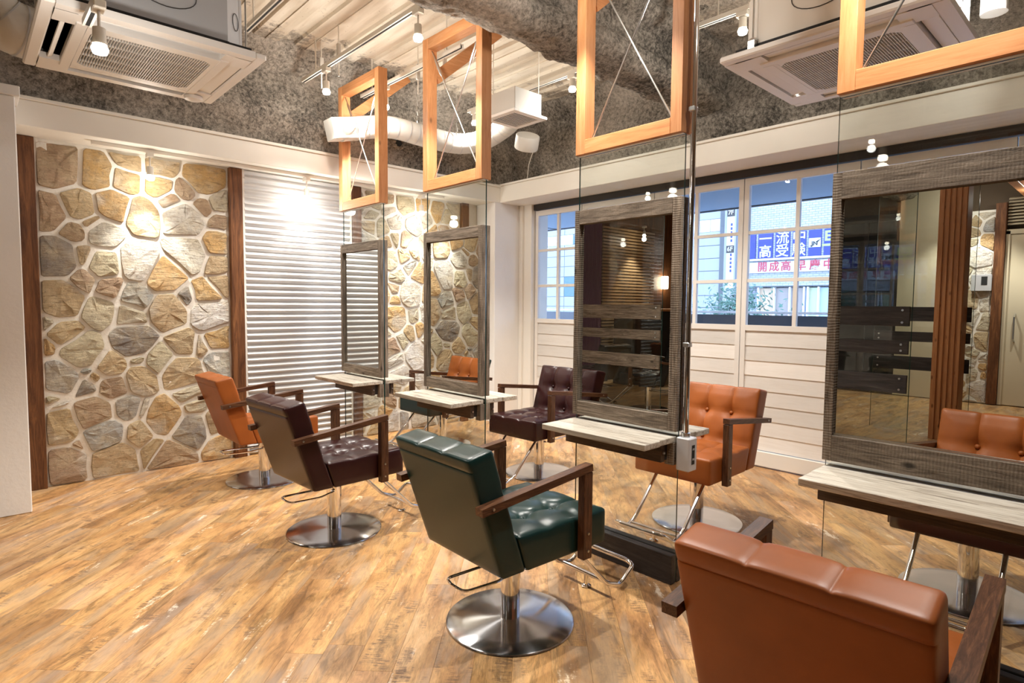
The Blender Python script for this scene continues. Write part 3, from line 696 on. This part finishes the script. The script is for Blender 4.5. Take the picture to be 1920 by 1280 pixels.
# ------------------------------------------------------------------ mirror stations and pine frames
XP = 2.61
def station(y0, y1, label, rail_h, base=True):
    r = thing('mirror_station', label, 'mirror', (XP, (y0+y1)/2, 0)); L = (y1-y0)/2
    gm = MB().add([(x, y, z) for x in (-.005, .005) for y in (-L, L) for z in (.002, 2.2325)], [(0, 1, 3, 2), (4, 6, 7, 5)], 0)
    gm.add([(x, y, z) for x in (-.005, .005) for y in (-L, L) for z in (.002, 2.2325)], [(0, 4, 5, 1), (2, 3, 7, 6), (1, 5, 7, 3), (0, 2, 6, 4)], 1)
    gm.build('glass_screen', [M_glass, M_gedge], r)
    z0, z1 = .788, 1.932; st = .030
    for s in (-1, 1):
        X = lambda a, b: sorted((s*a, s*b))
        fr = 'mirror_frame'
        for (ya, yb, za, zb, mt) in ((-L-.004, -L+st+.014, z0-.012, z1, M_grey[2]), (L-st, L+.004, z0-.012, z1, M_grey[2]), (-L+st+.014, L-st, z1-rail_h, z1+.001, M_grey[1]), (-L+st+.014, L-st, z0-.012, z0-.012+rail_h, M_grey[1])):
            cbox('frame_board', *X(.0056, .034), ya, yb, za, zb, mt, r, b=.002)
        cbox('mirror_glass', *X(.0058, .012), -L+st+.013, L-st+.001, z0+rail_h-.014, z1-rail_h+.001, M_mirror, r)
        # thin bright bead under the glass
        cbox('glass_bead', *X(.0122, .018), -L+st+.014, L-st, z0-.012+rail_h+.0005, z0-.012+rail_h+.007, M_steel, r)
        cbox('shelf_board', *X(.012, .165), -L+.004, L-.002, .722, .752, M_shelf, r, b=.003)
        cbox('shelf_board', *X(.1665, .296), -L-.004, L-.006, .722, .752, M_shelf, r, b=.003)
        cbox('apron', *X(.075, .105), -L+.03, L-.01, .628, .7215, M_fix, r, b=.002)
        cbox('apron_end', *X(.0058, .045), -L+.0, -L+.05, .61, .7215, M_grey[2], r, b=.002)
        cbox('bracket_plate', *X(.046, .074), -L+.035, -L+.039, .635, .715, M_dark, r)
        MB().tube([(s*.09, -L+.029, .675), (s*.09, -L+.02, .675)], .006, 8).build('bolt', M_steel, r)
        if base: cbox('plinth_board', *X(.006, .045), -L-.004, L, .001, .15, M_basew, r, b=.003)
    return r
ST = [(4.405, 5.11), (3.085, 3.77), (1.590, 2.262), (.215, .900)]
station(*ST[0], 'farthest mirror on its glass screen, reflecting corrugated steel', .075)
station(*ST[1], 'second mirror from the far end, reflecting stone and a tan chair', .075)
station(*ST[2], 'middle mirror in worn grey boards, reflecting a dark brown room', .078)
station(*ST[3], 'nearest mirror at right, reflecting a tan chair and laminated post', .105)
def pine_frame(y0, y1, label, brace=True):
    r = thing('pine_frame', label, 'timber frame', (XP, (y0+y1)/2, 2.237)); L = (y1-y0)/2; H = 3.335-2.237; D = .042; W = .064
    cbox('stile', -D, D, -L, -L+W, 0, H, M_pine[2], r, b=.002); cbox('stile', -D, D, L-W, L, 0, H, M_pine[2], r, b=.002)
    cbox('rail', -D+.001, D-.001, -L+W, L-W, .001, .078, M_pine[1], r, b=.002); cbox('rail', -D+.001, D-.001, -L+W, L-W, H-.078, H-.001, M_pine[1], r, b=.002)
    cbox('glass_channel', -.022, .022, -L+.005, L-.005, -.004, -.0005, M_white, r)
    a, b_, c_, d_ = (-.010, -L+W+.01, .09), (-.010, L-W-.01, H-.09), (.012, L-W-.01, .09), (.012, -L+W+.01, H-.09)
    for p, q in ((a, b_), (c_, d_)):
        MB().tube([p, q], .0048, 8).build('tie_rod', M_steel, r, smooth=True)
        P, Q = Vector(p), Vector(q); MB().tube([Q.lerp(P, .06), Q.lerp(P, .09), Q.lerp(P, .2), Q.lerp(P, .23)], [.004, .011, .011, .004], 8).build('turnbuckle', M_steel, r, smooth=True)
    for s in (-1, 1): 
        for z in (.06, H-.06): MB().tube([(-.0, s*(L-W-.001), z), (-.0, s*(L-W-.03), z)], .012, 8).build('rod_eye', M_steel, r)
    if brace:
        mb = MB().beam((0, 0, 0), (.62, 0, .52), .042, .085, up=(0, 0, 1)); o = mb.build('brace', M_pine[0], r, loc=(.045, L-.035, .84))
    return r
pine_frame(*ST[0], 'farthest left orange pine frame under the ceiling with crossed rods')
pine_frame(*ST[1], 'second orange pine frame from the left with crossed rods and brace')
pine_frame(*ST[2], 'third orange pine frame with crossed rods, before the girder', True)
pine_frame(*ST[3], 'nearest orange pine frame at the top right corner', False)
# conduit pole with outlet box
r = thing('outlet_pole', 'chrome pole with an outlet box at the edge of the middle mirror', 'pole', (XP, 1.572-.022, 0))
MB().tube([(0, 0, .762), (0, 0, 3.6)], .0135, 16).build('pole', M_chrome, r, smooth=True)
for z in (1.20, 2.33): MB().box(-.02, .02, -.012, .02, z, z+.022, b=.003).build('clamp', M_steel, r)
MB().lathe([(.022, .755), (.022, .775)], 16).build('collar', M_steel, r)
ob = MB().box(-.038, .038, -.042, .03, .590, .755, b=.005).build('outlet_box', M_plastic, r)
MB().box(-.012, .014, -.0435, -.0425, .625, .72).build('socket', M_black, ob)
for z in (.645, .695): MB().box(-.006, -.001, -.0445, -.0436, z, z+.010).box(.004, .009, -.0445, -.0436, z, z+.010).build('socket_slot', M_plastic, ob)

# glass divider screens behind the viewer (seen only in the mirrors)
for k, (y0, y1, x, lb) in enumerate(((3.68, 5.0, -.45, 'glass divider with three boards reflected in the middle mirror'), (1.34, 2.6, -.45, 'glass divider with three grey boards reflected in the nearest mirror'), (1.32, 2.25, -2.7, 'darker glass divider with three boards, farther back in the nearest mirror'))):
    r = thing('glass_divider', lb, 'glass divider', (x, (y0+y1)/2, 0)); L = (y1-y0)/2
    MB().add([(-.004, -L, .002), (-.004, L, .002), (-.004, L, 2.7), (-.004, -L, 2.7), (.004, -L, .002), (.004, L, .002), (.004, L, 2.7), (.004, -L, 2.7)], [(0,1,2,3),(4,7,6,5)], 0).build('glass_screen', M_glass, r)
    MB().box(-.004, .004, -L-.004, -L, .002, 2.7).box(-.004, .004, L, L+.004, .002, 2.7).build('glass_edge', M_gedge, r)
    for za, zb in ((1.25, 1.41), (1.02, 1.13), (.70, .85)):
        lo, hi = (-L+.01, L-.01)
        cbox('divider_board', .0045, .03, lo, hi, za, zb, M_grey[1] if k == 0 else M_basew, r, b=.002)  # shade put into the colour: darker wood on all but the first divider
        for y in (lo+.05, hi-.05):
            for z in (za+.03, zb-.03): MB().tube([(.03, y, z), (.036, y, z)], .009, 10).build('bolt', M_steel, r)

# ------------------------------------------------------------------ salon chairs
def samples(h, r, n, extra=()):
    a = [-h, -h+r*.3, -h+r]+[(-h+r)+(2*(h-r))*k/n for k in range(1, n)]+[h-r, h-r*.3, h]
    for e in extra: a += [e-.004, e, e+.004]
    return sorted(a)
def cushion(W, Hh, T, r, mapf, tuft=True, topseam=False, backseam=False, n=26):
    hw, hh, ht = W/2, Hh/2, T/2
    xs = samples(hw, r, n, (W/6, -W/6)); ys = samples(hh, r, n, (hh-.055,) if backseam else ()); zs = samples(ht, r, 4)
    bu = [(sx*W/6, sy*Hh/6) for sx in (-1, 1) for sy in (-1, 1)]
    mb = MB()
    def disp(p):
        ip = Vector((max(-hw+r, min(hw-r, p.x)), max(-hh+r, min(hh-r, p.y)), max(-ht+r, min(ht-r, p.z))))
        d = p-ip
        nn = d.normalized() if d.length > 1e-9 else Vector((0, 0, 0)); q = ip+nn*r if d.length > 1e-9 else p.copy()
        if tuft:
            wgt = max(0, nn.z)
            gx = math.exp(-((abs(p.x)-W/6)/.007)**2); gy = math.exp(-((abs(p.y)-Hh/6)/.007)**2)
            e = min(hw-abs(p.x), hh-abs(p.y)); puff = .012*min(1, e/.07)
            dm = max(math.exp(-((p.x-a)**2+(p.y-b)**2)/(2*.030**2)) for a, b in bu)
            dm2 = max(math.exp(-((p.x-a)**2+(p.y-b)**2)/(2*.011**2)) for a, b in bu)
            sx_ = math.exp(-((abs(p.x)-W/6)/.028)**2)*.005; sy_ = math.exp(-((abs(p.y)-Hh/6)/.028)**2)*.005
            q.z += wgt*(puff-.0060*max(gx, gy)-max(sx_, sy_)-.022*dm-.010*dm2)
            if topseam: q.y -= max(0, nn.y)*(.0035*gx+.35*sx_)
        if backseam and nn.z < -.5: q.z += .004*math.exp(-((p.y-(hh-.055))/.004)**2)
        return mapf(q.x, q.y/hh, q.z/ht)
    def face(A, B, f):
        k = len(mb.v)
        for a in A:
            for b in B: mb.v.append(tuple(disp(Vector(f(a, b)))))
        for i in range(len(A)-1):
            for j in range(len(B)-1): mb.f.append((k+i*len(B)+j, k+i*len(B)+j+1, k+(i+1)*len(B)+j+1, k+(i+1)*len(B)+j)); mb.m.append(0)
    for s in (-1, 1):
        face(xs, ys, lambda a, b: (a, b, s*ht)); face(xs, zs, lambda a, b: (a, s*hh, b)); face(ys, zs, lambda a, b: (s*hw, a, b))
    return mb, bu
SW = .52
def seatmap(x, v, w):   # x across (width), v along the depth -1 rear .. 1 front, w thickness
    t_ = (v+1)/2; zt = .500+.004*t_; zb = .350; k = (w+1)/2
    z = zb+(zt-zb)*k if k <= 1 else zt+(k-1)*.15
    rear = -.137-.050*max(0, (z-.35)/.15); return Vector((rear+(.335-rear)*t_, x, z))
def backmap(x, v, w):   # v along the height, w 1 = front
    t_ = (v+1)/2; k = (w+1)/2
    rb, rt, ft, fb = Vector((-.262, 0, .352)), Vector((-.432, 0, .842)), Vector((-.312, 0, .866)), Vector((-.140, 0, .352))
    p = rb.lerp(rt, t_).lerp(fb.lerp(ft, t_), k) if k <= 1 else fb.lerp(ft, t_)+(fb.lerp(ft, t_)-rb.lerp(rt, t_))*(k-1)
    return Vector((p.x, x, p.z))
seat_mb, seat_bu = cushion(SW, .50, .15, .014, seatmap)
back_mb, back_bu = cushion(SW, .52, .12, .014, backmap, topseam=True, backseam=True)
CM = {}
CM['seat'] = seat_mb.mesh('seat', L_orange, True, True); CM['backrest'] = back_mb.mesh('backrest', L_orange, True, True)
for p in list(CM['seat'].polygons)+list(CM['backrest'].polygons): p.use_smooth = True
CM['button'] = MB().lathe([(.004, -.010), (.011, -.006), (.0125, 0), (.010, .005), (.004, .008)], 14).mesh('button', L_orange, True)
CM['arm'] = MB().beam((-.395, 0, .653), (.194, 0, .720), .042, .030).mesh('armrest', M_wal)
CM['armpost'] = MB().box(.146, .196, -.019, .019, .330, .701, b=.002).mesh('arm_post', M_walz)
CM['bolt'] = MB().lathe([(.0055, 0), (.0055, .004)], 10).mesh('bolt', M_steel)
CM['base'] = MB().lathe([(.282, .0005), (.285, .004), (.283, .009), (.276, .0125), (.20, .0155), (.06, .021), (.05, .022)], 72).mesh('base_disc', M_disc, True)
CM['column'] = MB().lathe([(.0425, .022), (.0425, .19), (.0425, .195), (.036, .196), (.036, .32)], 32).mesh('column', M_chrome, True)
CM['sleeve'] = MB().lathe([(.0455, .195), (.0455, .31)], 32).mesh('sleeve', M_chrome, True)
CM['plate'] = MB().box(-.11, .11, -.09, .09, .312, .347, b=.004).mesh('seat_plate', M_dark)
def rounded(pts, rad=.02, n=4):
    P = [Vector(p) for p in pts]; out = [P[0]]
    for i in range(1, len(P)-1):
        a = (P[i-1]-P[i]); b = (P[i+1]-P[i]); ra = min(rad, a.length*.45, b.length*.45); A = P[i]+a.normalized()*ra; B = P[i]+b.normalized()*ra
        for k in range(n+1): t_ = k/n; out.append(A*(1-t_)**2+P[i]*2*t_*(1-t_)+B*t_**2)
    return out+[P[-1]]
CM['lever'] = MB().tube(rounded([(-.03, .052, .26), (-.13, .050, .262), (-.31, .045, .268), (-.335, -.02, .275), (-.325, -.10, .268), (-.15, -.105, .262), (-.03, -.052, .26)], .03), .0062, 8).tube([(-.03, -.055, .26), (-.03, .055, .26)], .009, 8).mesh('pump_lever', M_chrome, True)
fr = MB()
for s in (-1, 1): fr.tube(rounded([(.20, s*.165, .345), (.46, s*.165, .085), (.56, s*.165, .050), (.66, s*.165, .118), (.675, s*.12, .122), (.675, 0, .122)], .03), .0115, 10)
fr.tube([(.50, -.165, .068), (.50, .165, .068)], .0105, 10); fr.tube([(.50, 0, .068), (.50, 0, .012)], .011, 10).lathe([(.024, .0005), (.026, .006), (.010, .014)], 16, (.50, 0, 0))
CM['footrest'] = fr.mesh('footrest', M_chrome, True)
def chair(x, y, yaw, lm, label, group='salon chairs'):
    r = thing('salon_chair', label, 'chair', (x, y, 0), math.radians(yaw), group)
    se = link('seat', CM['seat'], r, mt=lm); ba = link('backrest', CM['backrest'], r, mt=lm)
    for a, b in seat_bu:
        p = seatmap(a, b/.25, 1); link('button', CM['button'], se, (p.x, p.y, p.z-.014), mt=lm)
    for a, b in back_bu:
        p = backmap(a, b/.26, 1.0); o = link('button', CM['button'], ba, (p.x-.013, p.y, p.z-.003), mt=lm); o.rotation_euler = (0, math.radians(72), 0)
    for s in (-1, 1):
        ar = link('armrest', CM['arm'], r, (0, s*.2825, 0)); link('arm_post', CM['armpost'], r, (0, s*.2825, 0))
        for px_, pz in ((-.345, .659), (.171, .44), (.171, .365)):
            o = link('bolt', CM['bolt'], ar, (px_, s*(.0192 if px_ > 0 else .0212), pz)); o.rotation_euler = (-s*PI/2, 0, 0)
    link('base_disc', CM['base'], r); link('column', CM['column'], r); link('sleeve', CM['sleeve'], r); link('seat_plate', CM['plate'], r)
    link('pump_lever', CM['lever'], r); link('footrest', CM['footrest'], r)
    return r
chair(1.73, 4.76, 0, L_orange, 'tan leather chair farthest left, back to the stone wall')
chair(1.65, 3.39, 3, L_brown, 'oxblood leather chair seen from behind, second on the left side')
chair(1.745, 1.885, -2, L_green, 'dark green leather chair seen from behind in the middle foreground')
chair(1.662, .513, 2.3, L_orange, 'nearest tan leather chair, seen from behind at the bottom right')
chair(3.50, 4.80, 180, L_green, 'dark green leather chair in the far corner behind the second mirror')
chair(3.51, 3.45, 182, L_brown, 'oxblood leather chair facing us by the corner windows')
chair(3.49, 1.98, 181, L_orange, 'tan buttoned chair facing us before the white siding')
chair(3.56, .56, 180, L_brown, 'oxblood leather chair hidden behind the nearest mirror and shelf')
chair(-1.55, 5.45, 100, L_black, 'black leather chair in the reflected back room, left one', 'black chairs in the mirror')
chair(-1.60, 4.62, 70, L_black, 'black leather chair in the reflected back room, right one', 'black chairs in the mirror')

# ------------------------------------------------------------------ outside: canopy, railing, street buildings
M_canopy = mat('canopy_soffit', (.25, .33, .42), .6); M_balc = mat('balcony_deck', (.5, .52, .55), .7)
o = thing('canopy', 'blue-grey canopy soffit above the windows outside', 'canopy', (6.1, 2, 2.6))
MB().box(-.75, .90, -8, 14, 0, .15).build('soffit', M_canopy, o); MB().box(.86, .92, -8, 14, -.012, .0).build('edge', M_dark, o)
for k in range(8): MB().box(-.7, .85, -7+k*2.3, -6.98+k*2.3, -.006, -.0005).build('joint', M_dark, o)
o = thing('balcony', 'grey balcony slab outside the windows', 'balcony', (5.95, 2, -.2)); MB().box(-.64, 1.0, -8, 12, 0, .15).build('slab', M_balc, o)
o = thing('railing', 'balcony railing with a white top rail outside the windows', 'railing', (6.5, 2, -.05))
MB().tube([(0, -8, 1.385), (0, 12, 1.385)], .014, 10).build('top_rail', mat('rail_white', (.9, .92, .95), .3), o, smooth=True)
MB().box(-.01, .01, -8, 12, .25, 1.355).build('panel', mat('rail_panel', (.06, .075, .10), .3), o); MB().box(.0, .03, -8, 12, 1.17, 1.20).build('mid_rail', M_plastic, o)
for k in range(16): MB().box(-.03, -.011, -7.6+k*1.25, -7.57+k*1.25, 0, 1.37).build('post', M_dark, o)
struct('street_ground', MB().box(7.5, 60, -40, 60, -3.3, -3.2), mat('asphalt', (.16, .16, .17), .9))
# office block with sign windows
M_brick = mat('white_brick', (.74, .78, .82), .7); t = N(M_brick)
bt = t.n('TexBrick'); bt.inputs['Color1'].default_value = (.34, .35, .37, 1); bt.inputs['Color2'].default_value = (.27, .28, .31, 1); bt.inputs['Mortar'].default_value = (.16, .18, .22, 1)
bt.inputs['Scale'].default_value = 1; bt.inputs['Brick Width'].default_value = .15; bt.inputs['Row Height'].default_value = .058; bt.inputs['Mortar Size'].default_value = .007
c_ = t.n('TexCoord'); s_ = t.n('SeparateXYZ'); cb = t.n('CombineXYZ'); t.l(c_.outputs['Object'], s_.inputs[0]); t.l(s_.outputs[1], cb.inputs[0]); t.l(s_.outputs[2], cb.inputs[1]); t.l(cb.outputs[0], bt.inputs['Vector']); t.col(bt.outputs['Color'])
M_blue = mat('sign_blue', (.012, .022, .20), .4); M_signw = mat('sign_white', (.44, .46, .49), .5); M_red = mat('sign_red', (.34, .022, .045), .5); M_yg = mat('sign_yellow_green', (.28, .40, .12), .5)
XF = 16.0
ofc = thing('office_building', 'white brick building across the street with blue window signs', 'building', (XF, 3, -3.2))
zz = lambda z: z+3.2
MB().box(0, 4, -14, 5.02, zz(1.95), 14).box(.2, 4, -14, 5.02, 0, zz(1.95)).build('facade', M_brick, ofc)
def text(body, size, mt, parent, y, z, x=-.03, sx=1.0):
    cu = bpy.data.curves.new('lettering', 'FONT'); cu.body = body; cu.size = size; cu.extrude = .004; cu.offset = size*.012; cu.align_x = 'CENTER'; cu.align_y = 'CENTER'; cu.resolution_u = 3
    o = bpy.data.objects.new('lettering', cu); COL.objects.link(o)
    me = bpy.data.meshes.new_from_object(o.evaluated_get(bpy.context.evaluated_depsgraph_get())); bpy.data.objects.remove(o)
    me.materials.clear(); me.materials.append(mt)
    o = link('lettering', me, parent); o.rotation_euler = (PI/2, 0, -PI/2); o.location = (x, y, z); o.scale = (sx, 1, 1); return o
def ypx(px, py): 
    v = F*1115.68+RT*(px-960)+DN*(py-640); k = XF/v.x; return v.y*k, 1.4+v.z*k
cuts = [1397, 1420, 1452, 1484, 1514, 1543, 1577, 1610]
for i in range(7):
    ya, _ = ypx(cuts[i]+1, 460); yb, _ = ypx(cuts[i+1]-1, 460)
    pn = MB().box(-.03, 0, yb-3+.02, ya-3-.02, zz(2.70), zz(3.36)).build('sign_window', M_blue, ofc)
    ym = (ya+yb)/2-3
    if i in (1, 2, 3):
        text('一流中'[i-1], .355, M_signw, pn, ym, zz(3.20)); text('高受験'[i-1], .355, M_signw, pn, ym, zz(2.86))
    if i == 4:
        MB().box(-.036, -.031, yb-3+.03, ya-3-.03, zz(2.92), zz(3.15)).build('white_plate', M_signw, pn)
        text('JN', .15, M_black, pn, ym, zz(3.01), -.045); MB().add([(-.045, ym-.16, zz(3.13)), (-.045, ym-.02, zz(3.05)), (-.045, ym-.06, zz(3.03))], [(0, 1, 2)]).add([(-.045, ym+.16, zz(2.95)), (-.045, ym+.02, zz(2.98)), (-.045, ym+.06, zz(2.95))], [(0, 1, 2)]).build('swoosh', M_black, pn)
    if i == 5: text('早', .58, M_yg, pn, ym-.05, zz(3.02))
ya, _ = ypx(1396, 500); yb, _ = ypx(1612, 500)
MB().box(-.10, 0, yb-3-.05, ya-3, zz(2.64), zz(2.69)).build('ledge', M_plastic, ofc)
sg = MB().box(-.05, 0, yb-3, ya-3, zz(2.31), zz(2.60)).build('sign_board', M_signw, ofc)
for i, ch_ in enumerate('開成高 早慶中'):
    if ch_ != ' ': text(ch_, .28, M_red, sg, ypx((1431, 1453, 1475, 0, 1503, 1529, 1555)[i], 500)[0]-3, zz(2.455), -.056, .98)
M_shop = mat('shop_glass', (.10, .11, .13), .15); M_shopc = [mat('shop_curtain', (.25, .22, .2), .8), mat('shop_wall', (.40, .30, .20), .7), mat('shop_door', (.36, .40, .26), .6), mat('shop_blue', (.30, .38, .50), .6)]
sc_ = [(1420, 1449, 1), (1450, 1478, 0), (1479, 1505, 0), (1506, 1512, 3), (1513, 1532, 2), (1533, 1560, 3), (1561, 1600, 0)]
for a, b_, m_ in sc_:
    ya, _ = ypx(a, 560); yb, _ = ypx(b_, 560); MB().box(.1, .18, yb-3, ya-3, 0, zz(1.90)).build('shop_window', M_shopc[m_], ofc)
    MB().box(.02, .1, ya-3-.02, ya-3+.02, 0, zz(1.92)).build('shop_mullion', M_plastic, ofc)
o = thing('floor_sign', 'tall narrow sign with floor numbers on the building corner', 'sign', (XF-.3, 8.10, 1.9))
MB().box(0, .1, -.11, .11, 0, 2.5).build('board', M_signw, o)
for z, s in ((1.98, '7F'), (.98, '6F')):
    MB().box(-.012, 0, -.11, .11, z, z+.2).build('number_plate', M_dark, o); text(s, .17, M_signw, o, 0, z+.10, -.018)
for z in (1.28, .45):
    for k in range(5): MB().box(-.006, 0, -.05, .0, z+k*.11, z+k*.11+.07).build('small_print', M_blue, o)
# grey panelled building
M_tile = mat('facade_panel', (.25, .265, .29), .6); M_fwin = mat('facade_window', (.05, .12, .16), .15); M_joint = mat('facade_joint', (.22, .25, .28), .8)
tb = thing('panel_building', 'pale grey panelled building across the street at left', 'building', (XF, 12, -3.2))
MB().box(.03, 5, -3.45, 7.5, 0, 13).build('core', M_joint, tb)
MB().box(-.05, 5, -3.62, -3.452, 0, 13).build('dark_pilaster', mat('dark_pilaster', (.07, .08, .09), .5), tb); MB().box(-.12, 5, -3.98, -3.622, 0, 13).build('corner_pier', M_tile, tb)
cols = [-3.44, -1.95, -.45, 1.05, 2.55, 4.05, 5.55, 7.05]
rows = [zz(z) for z in (1.0, 1.36, 1.71, 2.06, 2.42, 2.78, 3.15, 3.55, 3.9, 4.5, 5.2)]
for j in range(len(rows)-1):
    for i in range(len(cols)-1):
        if j == 7:
            continue
        if i in (1, 3, 5) and j in (2, 3): MB().box(.0, .028, cols[i]+.01, cols[i+1]-.01, rows[j]+.01, rows[j+1]-.01).build('facade_window', M_fwin, tb)
        else: MB().box(.0, .028, cols[i]+.01, cols[i+1]-.01, rows[j]+.01, rows[j+1]-.01).build('facade_panel', M_tile, tb)
for k in range(34):
    y = -3.42+k*.31
    if k in (3, 5, 12, 13, 16, 17, 24): MB().box(.0, .028, y, y+.29, rows[7]+.02, rows[8]-.06).build('facade_window', M_fwin, tb)
    else: MB().box(.005, .028, y, y+.30, rows[7]+.0, rows[8]).build('facade_panel', M_signw, tb)
# street tree
tr = thing('street_tree', 'green leafy street tree across the road', 'tree', (12, 6.0, -3.2))
MB().tube([(0, 0, 0), (.02, .05, 2.5), (0, 0, 4.3)], [.09, .07, .03], 8).build('trunk', M_post, tr)
lf = MB(); R_ = random.Random(3)
for k in range(1500):
    a = R_.uniform(0, 2*PI); rr_ = abs(R_.gauss(0, .36)); z = 4.50+R_.gauss(0, .26)
    if z > 5.15: continue
    p = Vector((rr_*math.cos(a)*.9, rr_*math.sin(a)*1.35, z)); u = Vector((R_.uniform(-1, 1), R_.uniform(-1, 1), R_.uniform(-1, 1))).normalized(); v = u.orthogonal().normalized(); s = .055
    lf.add([p-u*s, p+v*s*.4, p+u*s, p-v*s*.4], [(0, 1, 2, 3)])
lo_ = lf.build('foliage', mat('leaf_green', (.045, .12, .085), .6), tr); lo_['kind'] = 'stuff'
